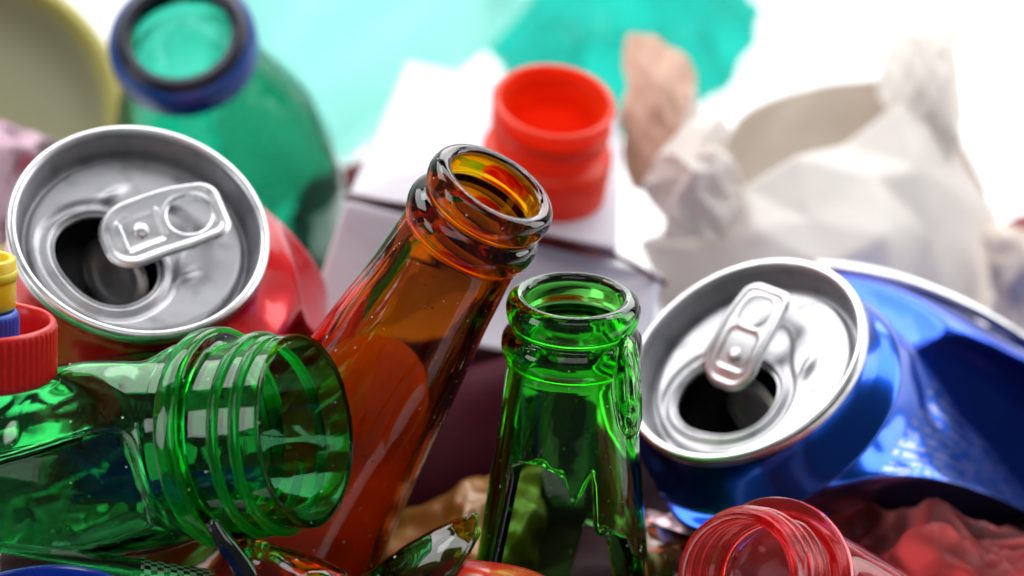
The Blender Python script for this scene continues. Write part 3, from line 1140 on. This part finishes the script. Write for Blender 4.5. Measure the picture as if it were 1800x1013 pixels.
# red opaque neck, behind the brown bottle
axo = axis_at(970, 180, .60, 82)
O = P(975, 176, 668)
M_opred = basic('red_plastic', (.9, .07, .01), .35, sss=.2, coat=.2, var=.04)
make_translucent(M_opred, (1.0, .15, .02), .45)
t = thing('plastic_bottle', 'opaque bright red plastic bottle neck, open and empty, behind the brown bottle', 'bottle', frame(O, axo))
out = [(12.6, .1), (13.6, -.2), (13.7, -1.2), (12.6, -3), (12.4, -5.5), (13.2, -7), (13.3, -8.5), (12.2, -10.5), (12.2, -13), (14.2, -14.5), (14.6, -17), (14.4, -28), (15, -34), (16, -42), (17, -50), (17, -70), (17, -90), (15, -94), (.1, -93)]
inn = [(12.0, -.4), (11.8, -2), (11.0, -5), (10.8, -12), (11.6, -18), (12.2, -28), (13, -35), (14, -43), (15, -51), (15, -70), (15, -88), (13, -91), (.1, -90)]
po = curve([(a * 1.06, b, 0) for a, b in out], 5)
pi_ = curve([(a * 1.06, b, 0) for a, b in inn], 5)
v, f, u = revolve([(p[0], p[1]) for p in po + pi_[::-1]], 96)
fix(mesh('wall', v, f, M_opred, t, uvs=u))
# a screw thread around it
vs = []
sec = [(-1.1, -.2), (-.6, 1.2), (.6, 1.2), (1.1, -.2)]
for i in range(101):
    a = 2 * PI * 1.3 * i / 100
    for dz, dr in sec:
        r_ = 13.1 + dr
        vs.append((r_ * math.cos(a), r_ * math.sin(a), -3 - 5.5 * i / 100 + dz))
fs = [(i * 4 + j, (i + 1) * 4 + j, (i + 1) * 4 + (j + 1) % 4, i * 4 + (j + 1) % 4) for i in range(100) for j in range(4)] + [(3, 2, 1, 0), (400, 401, 402, 403)]
fix(mesh('screw_thread', vs, fs, M_opred, t))


# ------------------------------------------------------------------ caps at the left edge
def cap(name, label, O, axis, r, h, mat, ribs=60, open_top=True, group=None, wall=1.3):
    t = thing(name, label, 'cap', frame(O, axis), group)
    prof = [(r - wall, -h + wall), (r - wall, -.4), (r - wall + .3, 0), (r - .4, 0.05), (r, -.5), (r, -1.6), (r, -h * .5), (r, -h + 1.0), (r - .6, -h + .2), (r - 2, -h), (.1, -h), (.1, -h + wall)]
    n = ribs * 6

    def wp(v, a, p):
        if p[0] >= r - .01 and p[1] < -1.2:
            k = .28 * (1 + math.cos(a * ribs)) - .28
            s = 1 + k / r
            return Vector((v.x * s, v.y * s, v.z))
        return v
    pts = []
    for (a, b), (c, d) in zip(prof, prof[1:] + prof[:1]):
        for q in range(3): pts.append((a + (c - a) * q / 3, b + (d - b) * q / 3))
    v, f, u = revolve(pts, n, warp=wp)
    tag(fix(mesh('shell', v, f, mat, t)))
    return t


M_redcap = basic('red_cap_plastic', (.75, .02, .015), .3, sss=.3, coat=.2)
M_yel = basic('yellow_plastic', (.85, .62, .01), .35, sss=.3)
M_blu = basic('blue_cap_plastic', (.02, .12, .62), .35, sss=.2)
up = axis_at(0, 560, .26, 90)
cap('bottle_cap', 'red ribbed screw cap lying open side up at the left edge below the yellow tube', P(-42, 562, 545), up, 15.2, 11.5, M_redcap)
tt = cap('bottle_cap', 'small blue cap sitting inside the upturned red cap', P(-32, 545, 546), up, 6.9, 8.0, M_blu, ribs=40)
t = thing('tube', 'bright yellow plastic tube standing on the blue cap at the left edge', 'tube', frame(P(-33, 452, 546), up))
v, f, u = revolve([(5.2, -10), (5.2, -.2), (5.5, 0), (6.3, 0), (6.6, -.3), (6.6, -9.6), (6.4, -9.9)], 64)
fix(mesh('tube_wall', v, f, M_yel, t))
v, f, u = revolve([(6.3, -2.2), (6.95, -2.5), (6.95, -4.2), (6.3, -4.5)], 64)
fix(mesh('collar', v, f, M_yel, t))

# blue lid at the lower left corner
cap('jar_lid', 'large blue ribbed plastic lid in the bottom left corner under the green plastic bottle', P(10, 1106, 528), axis_at(20, 1050, .45, 105), 24, 14, basic('royal_blue_plastic', (.002, .04, .42), .25, coat=.4), ribs=90)

# ------------------------------------------------------------------ background things
M_paper = basic('white_paper', (.90, .87, .84), .75, bump=(90, .0008, 5), var=.03)
# translucent, light comes through the sheet
for M_ in (M_paper,):
    nt = M_.node_tree
    b = nt.nodes['Principled BSDF']
    tr = N(nt, 'ShaderNodeBsdfTranslucent')
    tr.inputs[0].default_value = (.97, .93, .89, 1)
    mx = N(nt, 'ShaderNodeMixShader')
    mx.inputs[0].default_value = .5
    nt.links.new(b.outputs[0], mx.inputs[1]); nt.links.new(tr.outputs[0], mx.inputs[2])
    nt.links.new(mx.outputs[0], nt.nodes['Material Output'].inputs['Surface'])
M_inner = basic('stained_shaded_paper', (.72, .64, .56), .8, bump=(90, .0012, 5), var=.15, vscale=25)  # brownish stains, with the bag's inside shade painted into the tan
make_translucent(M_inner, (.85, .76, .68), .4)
M_tan = basic('tan_paper', (.78, .58, .47), .8, bump=(90, .0012, 5), var=.25, vscale=30)
make_translucent(M_tan, (.9, .68, .55), .45)

t = thing('paper_bag', 'big crumpled white paper bag with an open mouth, behind the blue can', 'paper bag', frame(P(1450, 560, 740), Vector((0, 0, 1)), Vector((1, 0, 0))))
ti = t.matrix_basis.inverted()


def into(o, inv_):
    """move world-space mm vertices of a child into its thing's frame"""
    for vv in o.data.vertices:
        vv.co = inv_ @ vv.co
    return o


def sheet(name, ctrl, mat, root, inv_, **kw):
    return into(patch(name, ctrl, mat, parent=root, **kw), inv_)


sheet('front_panel', [
    [(1130, 430, 725), (1215, 378, 720), (1310, 335, 712), (1400, 285, 715), (1490, 245, 730), (1570, 200, 745), (1640, 170, 755)],
    [(1150, 500, 718), (1240, 450, 705), (1330, 410, 698), (1430, 375, 700), (1530, 330, 720), (1610, 300, 728), (1700, 290, 750)],
    [(1180, 580, 716), (1260, 540, 700), (1350, 500, 690), (1450, 470, 696), (1550, 420, 704), (1650, 400, 722), (1745, 380, 750)],
    [(1200, 700, 730), (1280, 660, 716), (1360, 640, 700), (1460, 620, 706), (1570, 590, 715), (1670, 560, 722), (1750, 540, 750)]],
    M_paper, t, ti, k=1, thick=.3, crump=0, seed=2, smooth=False, jit=3.4)
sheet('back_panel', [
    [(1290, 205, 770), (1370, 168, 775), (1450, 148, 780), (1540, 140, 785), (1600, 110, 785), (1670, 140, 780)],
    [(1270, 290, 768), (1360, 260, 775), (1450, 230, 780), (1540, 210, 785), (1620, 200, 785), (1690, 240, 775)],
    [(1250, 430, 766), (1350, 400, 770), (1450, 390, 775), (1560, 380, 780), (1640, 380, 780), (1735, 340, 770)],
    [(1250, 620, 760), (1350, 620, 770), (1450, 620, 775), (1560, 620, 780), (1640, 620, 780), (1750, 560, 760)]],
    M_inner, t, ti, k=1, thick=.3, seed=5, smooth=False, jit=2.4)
sheet('twisted_top', [
    [(1540, 150, 770), (1570, 80, 772), (1625, 18, 775), (1680, 15, 775)],
    [(1560, 190, 752), (1600, 110, 750), (1645, 50, 758), (1685, 60, 770)],
    [(1590, 260, 745), (1640, 180, 742), (1668, 110, 752), (1682, 120, 768)],
    [(1640, 330, 745), (1690, 250, 745), (1690, 200, 752), (1680, 170, 768)]],
    M_paper, t, ti, k=2, thick=.3, seed=9, smooth=False, jit=1.2)

t = thing('tissue', 'crumpled tan and white tissue sticking up between the red neck and the white paper bag', 'tissue', frame(P(1180, 300, 700), Vector((0, 0, 1)), Vector((1, 0, 0))))
ti = t.matrix_basis.inverted()
sheet('stained_fold', [
    [(1098, 62, 735), (1130, 60, 728), (1175, 80, 728), (1215, 110, 735)],
    [(1100, 150, 728), (1140, 150, 715), (1190, 160, 718), (1225, 180, 730)],
    [(1095, 240, 725), (1140, 250, 712), (1190, 250, 715), (1240, 260, 725)],
    [(1110, 330, 720), (1150, 340, 710), (1200, 340, 712), (1250, 350, 722)]],
    M_tan, t, ti, k=3, thick=.4, seed=3, smooth=False, jit=.8)
sheet('white_fold', [
    [(1205, 150, 730), (1240, 190, 722), (1275, 235, 724), (1290, 300, 735)],
    [(1140, 290, 712), (1190, 275, 700), (1245, 270, 700), (1295, 310, 722)],
    [(1150, 350, 712), (1200, 340, 698), (1250, 340, 700), (1300, 370, 715)],
    [(1170, 420, 715), (1210, 420, 700), (1260, 420, 705), (1300, 440, 715)]],
    M_paper, t, ti, k=2, thick=.4, seed=4, smooth=False, jit=2.5)

tag(patch('paper_scrap', [
    [(1735, 400, 735), (1770, 395, 730), (1850, 400, 735), (1900, 400, 740)],
    [(1740, 470, 730), (1785, 460, 722), (1850, 470, 725), (1900, 470, 735)],
    [(1745, 560, 728), (1785, 560, 722), (1850, 560, 725), (1900, 570, 735)],
    [(1750, 640, 728), (1785, 640, 722), (1850, 640, 725), (1900, 650, 735)]],
    basic('beige_paper', (.70, .60, .52), .8, var=.3, vscale=60), crump=4, cs=.07, seed=6, thick=.4),
    'beige crumpled paper scrap at the right edge beside the paper bag', 'paper')
tag(patch('wrapper', [
    [(1755, 400, 742), (1790, 380, 742), (1850, 365, 742)],
    [(1755, 430, 742), (1790, 430, 742), (1850, 420, 742)],
    [(1755, 470, 742), (1790, 470, 742), (1850, 470, 742)]],
    basic('pink_film', (.75, .25, .28), .4), k=6, crump=1),
    'small pink wrapper peeping out above the beige paper at the right edge', 'wrapper')


def solid(name, pts8, mat, bevel, parent=None, label=None, cat=None):
    """box through eight points: four near face, four far face"""
    fs = [(0, 1, 2, 3), (7, 6, 5, 4), (0, 4, 5, 1), (1, 5, 6, 2), (2, 6, 7, 3), (3, 7, 4, 0)]
    o = mesh(name, [P(*p) for p in pts8], fs, mat, parent, smooth=False, world=parent is None)
    fix(o)
    b = o.modifiers.new('bevel', 'BEVEL')
    b.width = bevel * MM
    b.segments = 3
    if label: tag(o, label, cat)
    return o


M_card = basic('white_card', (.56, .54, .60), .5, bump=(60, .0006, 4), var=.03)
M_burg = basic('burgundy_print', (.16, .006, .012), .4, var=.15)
# carton: upper slanted panel, lower panel, dark red printed edge between
t = thing('carton', 'white folded card carton with a thin dark red edge line, behind the brown bottle', 'carton', frame(P(800, 400, 690), Vector((0, 0, 1)), Vector((1, 0, 0))))
ti = t.matrix_basis.inverted()
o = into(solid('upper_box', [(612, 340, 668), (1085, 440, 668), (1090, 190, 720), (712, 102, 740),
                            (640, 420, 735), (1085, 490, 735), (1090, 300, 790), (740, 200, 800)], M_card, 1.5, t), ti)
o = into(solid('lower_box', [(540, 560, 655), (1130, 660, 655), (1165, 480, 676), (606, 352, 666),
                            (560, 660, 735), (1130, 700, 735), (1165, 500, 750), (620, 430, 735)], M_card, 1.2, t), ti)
line = curve([P(604, 349, 663.6), P(745, 364, 663.6), P(960, 415, 664), P(1085, 452, 668), P(1170, 500, 676)], 8)
vs = []
for j, p in enumerate(line):
    tn = (line[min(j + 1, len(line) - 1)] - line[max(j - 1, 0)]).normalized()
    a = tn.cross(C_B).normalized(); b = tn.cross(a)
    hw = .3 + .35 * sm(.45, .8, j / len(line))
    for (ca, cb) in ((hw, .5), (hw, -.5), (-hw, -.5), (-hw, .5)):
        vs.append((ti @ ((p + a * ca + b * cb) * MM)) / MM)
fs = [(j * 4 + i, j * 4 + (i + 1) % 4, (j + 1) * 4 + (i + 1) % 4, (j + 1) * 4 + i) for j in range(len(line) - 1) for i in range(4)]
fs += [(3, 2, 1, 0), tuple(4 * (len(line) - 1) + i for i in range(4))]
fix(mesh('edge_line', vs, fs, M_burg, t, smooth=False))

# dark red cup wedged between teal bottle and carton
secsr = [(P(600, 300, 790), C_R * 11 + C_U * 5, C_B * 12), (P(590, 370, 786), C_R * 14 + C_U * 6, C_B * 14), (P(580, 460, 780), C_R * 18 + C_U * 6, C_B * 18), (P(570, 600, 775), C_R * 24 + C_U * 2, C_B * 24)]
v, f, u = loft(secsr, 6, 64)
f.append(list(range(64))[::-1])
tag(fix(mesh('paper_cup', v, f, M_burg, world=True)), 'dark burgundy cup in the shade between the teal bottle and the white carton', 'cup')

# pale mint bottle behind
M_mint = film('mint_film', (.66, .98, .93), .1, .35)
sc_ = [(P(730, -150, 870), C_R * 56 + C_U * 14, C_B * 44), (P(675, 30, 855), C_R * 52 + C_U * 16, C_B * 42), (P(620, 180, 840), C_R * 40 + C_U * 16, C_B * 32), (P(560, 290, 825), C_R * 22 + C_U * 12, C_B * 24), (P(525, 345, 815), C_R * 9 + C_U * 5, C_B * 10)]
v, f, u = loft(sc_, 8, 72)
o = tag(fix(mesh('plastic_bottle', v, f, M_mint, world=True)), 'pale mint see-through plastic bottle, far behind the white carton', 'bottle')
s_ = o.modifiers.new('thickness', 'SOLIDIFY'); s_.thickness = .0006
M_turq = film('turquoise_film', (.05, .66, .56), .12, .5)
tag(patch('plastic_bag', [
    [(840, -60, 900), (930, -60, 880), (1040, -60, 885), (1150, -60, 880), (1250, -60, 885), (1300, -40, 895)],
    [(860, 20, 890), (950, 15, 868), (1060, 20, 880), (1170, 20, 868), (1260, 15, 880), (1322, 30, 890)],
    [(880, 80, 885), (960, 80, 862), (1060, 90, 872), (1150, 80, 862), (1240, 80, 875), (1300, 90, 885)],
    [(900, 150, 882), (980, 150, 862), (1060, 150, 870), (1140, 150, 862), (1210, 150, 870), (1262, 148, 880)],
    [(920, 240, 882), (990, 240, 862), (1060, 240, 870), (1120, 240, 862), (1160, 200, 870), (1200, 170, 880)]],
    M_turq, k=7, crump=8, cs=.045, seed=12, thick=.5), 'bright turquoise plastic bag at the top centre, far behind the red neck', 'bag')

# olive tub with a yellow rim
t = thing('tub', 'greenish plastic tub with a yellow rim, out of focus in the upper left corner', 'tub', frame(P(-55, 200, 775), axis_at(0, 200, .95, 60)))
M_oliv = basic('olive_plastic', (.38, .38, .22), .4, var=.1, vscale=15)
M_yrim = basic('mustard_plastic', (.50, .45, .10), .4)
v, f, u = revolve([(.1, -6), (20, -6), (36, -5), (39.5, -1), (41, -1), (40.5, -8), (36, -60), (.1, -62)], 96, closed=False)
fix(mesh('shell', v, f, M_oliv, t))
v, f, u = revolve([(p[0], p[1]) for p in curve([(38.5, -1, 0), (41, 1, 0), (44.5, -1, 0), (44.5, -4, 0), (42, -5, 0), (38.5, -4, 0), (38.5, -1, 0)], 4)[:-1]], 96)
fix(mesh('rim', v, f, M_yrim, t))
# mauve wrapper at the left edge
tag(patch('wrapper', [
    [(-60, 215, 700), (20, 225, 690), (70, 240, 690), (110, 260, 700)],
    [(-60, 270, 690), (20, 280, 680), (60, 290, 682), (100, 300, 695)],
    [(-60, 330, 690), (20, 340, 680), (60, 350, 682), (100, 350, 695)],
    [(-60, 430, 690), (20, 430, 680), (60, 430, 682), (100, 430, 695)]],
    basic('mauve_foil', (.42, .27, .33), .35, metal=.3, var=.2), crump=3, cs=.06, seed=20), 'greyish mauve wrapper at the left edge behind the red can', 'wrapper')

# ------------------------------------------------------------------ what shows in the gaps below
M_gold = basic('gold_film', (.20, .08, .003), .35, metal=.3, coat=.3, var=.5)
tag(patch('wrapper', [
    [(610, 930, 630), (770, 870, 622), (830, 835, 622), (880, 815, 628), (940, 800, 634)],
    [(600, 970, 622), (760, 915, 610), (830, 890, 610), (890, 880, 616), (950, 870, 624)],
    [(590, 1030, 616), (750, 985, 604), (830, 960, 602), (890, 950, 606), (950, 950, 616)],
    [(680, 1100, 606), (750, 1090, 600), (830, 1060, 598), (890, 1060, 602), (950, 1060, 612)]],
    M_gold, k=8, crump=1.6, cs=.06, seed=31, facet=5, fsize=16), 'crumpled golden yellow wrapper showing between the brown and the green bottle', 'wrapper')
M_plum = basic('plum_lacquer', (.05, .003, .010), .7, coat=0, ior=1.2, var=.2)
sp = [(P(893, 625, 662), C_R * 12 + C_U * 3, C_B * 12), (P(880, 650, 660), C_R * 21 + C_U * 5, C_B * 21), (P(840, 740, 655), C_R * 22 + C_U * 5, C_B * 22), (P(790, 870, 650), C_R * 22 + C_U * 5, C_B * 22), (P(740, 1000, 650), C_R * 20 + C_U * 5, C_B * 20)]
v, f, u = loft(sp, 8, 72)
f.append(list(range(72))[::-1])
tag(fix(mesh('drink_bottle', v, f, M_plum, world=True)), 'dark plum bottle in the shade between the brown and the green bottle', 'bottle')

# shards of glass
def shard(label, ctrl, mat, thick=2.6, seed=1):
    o = patch('glass_shard', ctrl, mat, k=6, thick=thick, crump=.2, cs=.15, seed=seed)
    return tag(o, label, 'glass shard')


shard('pointed dark olive glass shard between the brown and the green bottle', [
    [(640, 1020, 552), (690, 985, 546), (750, 945, 544), (800, 922, 545), (836, 910, 548)],
    [(660, 1040, 544), (715, 1008, 540), (768, 975, 539), (812, 950, 541), (840, 920, 546)],
    [(690, 1075, 540), (740, 1050, 536), (790, 1020, 535), (822, 975, 538), (842, 930, 544)]], M_olive, 2.4, 3)
shard('olive brown glass shard under the threaded mouth of the green plastic bottle', [
    [(395, 965, 552), (440, 955, 548), (485, 970, 546), (540, 985, 548), (600, 1010, 552)],
    [(410, 1000, 544), (450, 990, 542), (500, 1000, 541), (550, 1010, 543), (610, 1035, 548)],
    [(430, 1060, 540), (470, 1050, 538), (520, 1050, 537), (560, 1060, 540), (620, 1070, 544)]], glass('amber_shard_glass', (160, 620, 1800), specks=300), 2.6, 5)
shard('thin black edged shard hanging below the neck of the green plastic bottle', [
    [(366, 920, 541), (376, 914, 540), (386, 922, 541)],
    [(385, 960, 540), (398, 950, 539), (412, 958, 540)],
    [(412, 1000, 540), (428, 990, 539), (442, 1000, 540)],
    [(440, 1060, 540), (456, 1050, 539), (470, 1060, 540)]], basic('blackened_glass', (.006, .01, .006), .1, coat=1), 1.8, 8)
shard('clear amber shard on the dark pile under the left end of the blue can', [
    [(1125, 905, 612), (1150, 925, 606), (1200, 945, 604), (1240, 960, 610)],
    [(1120, 960, 604), (1150, 970, 600), (1200, 985, 598), (1245, 1000, 604)],
    [(1120, 1040, 600), (1150, 1040, 596), (1200, 1050, 594), (1250, 1060, 600)]], glass('amber_chip_glass', (50, 350, 900)), 2.6, 9)

tag(patch('tray', [
    [(770, 1010, 566), (800, 990, 560), (860, 994, 556), (920, 1004, 558), (960, 1020, 566)],
    [(760, 1040, 560), (800, 1020, 552), (860, 1018, 548), (920, 1028, 552), (970, 1045, 560)],
    [(750, 1100, 556), (800, 1090, 550), (860, 1090, 546), (920, 1090, 550), (980, 1100, 556)]],
    basic('scarlet_plastic', (.8, .02, .01), .3, coat=.3), k=6, thick=1.5), 'red plastic tray edge at the bottom between the olive shard and the green bottle', 'tray')
tag(patch('glass_shard', [
    [(1078, 600, 560), (1096, 592, 555), (1112, 600, 557)],
    [(1080, 650, 557), (1100, 645, 551), (1119, 650, 555)],
    [(1084, 700, 556), (1104, 698, 549), (1122, 700, 554)],
    [(1092, 745, 556), (1107, 745, 550), (1120, 742, 554)],
    [(1100, 768, 556), (1107, 772, 553), (1114, 768, 555)]],
    M_green, k=6, thick=1.6, crump=.3, cs=.15, seed=14), 'bright green glass splinter hanging on the right side of the broken green bottle', 'glass shard')
M_strip = basic('black_film', (.008, .009, .010), .25, coat=.5)
_nt = M_strip.node_tree
_tc = N(_nt, 'ShaderNodeTexCoord'); _sx = N(_nt, 'ShaderNodeSeparateXYZ'); _nt.links.new(_tc.outputs['UV'], _sx.inputs[0])
_ch = N(_nt, 'ShaderNodeTexChecker', Scale=1.0)
_mp = N(_nt, 'ShaderNodeMapping'); _mp.inputs['Scale'].default_value = (34, 7, 1)
_nt.links.new(_tc.outputs['UV'], _mp.inputs[0]); _nt.links.new(_mp.outputs[0], _ch.inputs['Vector'])
_gt = N(_nt, 'ShaderNodeMath', operation='GREATER_THAN'); _nt.links.new(_sx.outputs[0], _gt.inputs[0]); _gt.inputs[1].default_value = .66
_mu = N(_nt, 'ShaderNodeMath', operation='MULTIPLY'); _nt.links.new(_gt.outputs[0], _mu.inputs[0]); _nt.links.new(_ch.outputs['Fac'], _mu.inputs[1])
_mx = N(_nt, 'ShaderNodeMix', data_type='RGBA'); _nt.links.new(_mu.outputs[0], _mx.inputs[0])
_mx.inputs[6].default_value = (.008, .009, .010, 1); _mx.inputs[7].default_value = (.30, .32, .30, 1)
_nt.links.new(_mx.outputs[2], _nt.nodes['Principled BSDF'].inputs['Base Color'])
tag(patch('label_strip', [
    [(-20, 952, 562), (120, 968, 560), (250, 984, 558), (380, 1004, 556)],
    [(-20, 968, 556), (120, 984, 554), (250, 998, 552), (380, 1016, 550)],
    [(-20, 1010, 552), (120, 1020, 550), (250, 1030, 548), (380, 1040, 546)]],
    M_strip, k=6, thick=.4), 'black film strip with a row of white checks under the crumpled green plastic bottle', 'strip')
tag(patch('wrapper', [
    [(1135, 905, 622), (1190, 900, 618), (1250, 903, 616), (1330, 905, 618)],
    [(1140, 920, 614), (1190, 918, 612), (1250, 920, 610), (1330, 925, 612)],
    [(1160, 945, 610), (1200, 945, 608), (1250, 945, 606), (1330, 960, 608)]],
    basic('silver_red_foil', (.60, .40, .45), .3, metal=.5, var=.3), k=6, crump=1.5, cs=.1), 'silvery pink wrapper just under the left end of the blue can', 'wrapper')
M_pinkf = film('pink_film_bag', (1.0, .52, .52), .25, .8)
tag(patch('plastic_bag', [
    [(1400, 880, 640), (1480, 900, 628), (1560, 905, 622), (1640, 905, 620), (1720, 900, 622), (1850, 890, 630)],
    [(1390, 940, 625), (1480, 935, 606), (1560, 940, 612), (1640, 935, 602), (1720, 935, 610), (1850, 930, 618)],
    [(1380, 1000, 615), (1480, 990, 600), (1560, 1000, 604), (1640, 990, 596), (1720, 1000, 600), (1850, 990, 608)],
    [(1370, 1100, 610), (1480, 1090, 596), (1560, 1090, 600), (1640, 1090, 592), (1720, 1090, 596), (1850, 1090, 602)]],
    M_pinkf, k=9, crump=6, cs=.05, seed=41, thick=.3, fine=1), 'pale red crumpled plastic bag in the bottom right corner under the blue can', 'bag')

# added dark bag under the pile, made up to support it and darken gaps
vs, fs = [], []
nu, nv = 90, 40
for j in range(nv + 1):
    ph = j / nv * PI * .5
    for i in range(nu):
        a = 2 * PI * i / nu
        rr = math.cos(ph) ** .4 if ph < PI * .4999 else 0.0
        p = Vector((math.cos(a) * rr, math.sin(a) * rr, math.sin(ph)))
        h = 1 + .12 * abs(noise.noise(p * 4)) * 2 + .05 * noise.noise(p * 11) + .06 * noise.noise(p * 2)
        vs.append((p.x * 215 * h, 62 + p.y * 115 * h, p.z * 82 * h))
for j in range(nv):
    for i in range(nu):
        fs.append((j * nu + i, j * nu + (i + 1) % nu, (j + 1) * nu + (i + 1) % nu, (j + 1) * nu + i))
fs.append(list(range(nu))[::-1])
tag(fix(mesh('filler_bag', vs, fs, basic('dark_filler', (.02, .004, .007), .6, coat=0, ior=1.2, var=.3), world=True)), 'added dark burgundy bag under the bottles and cans, keeping the gaps dark', 'bag')
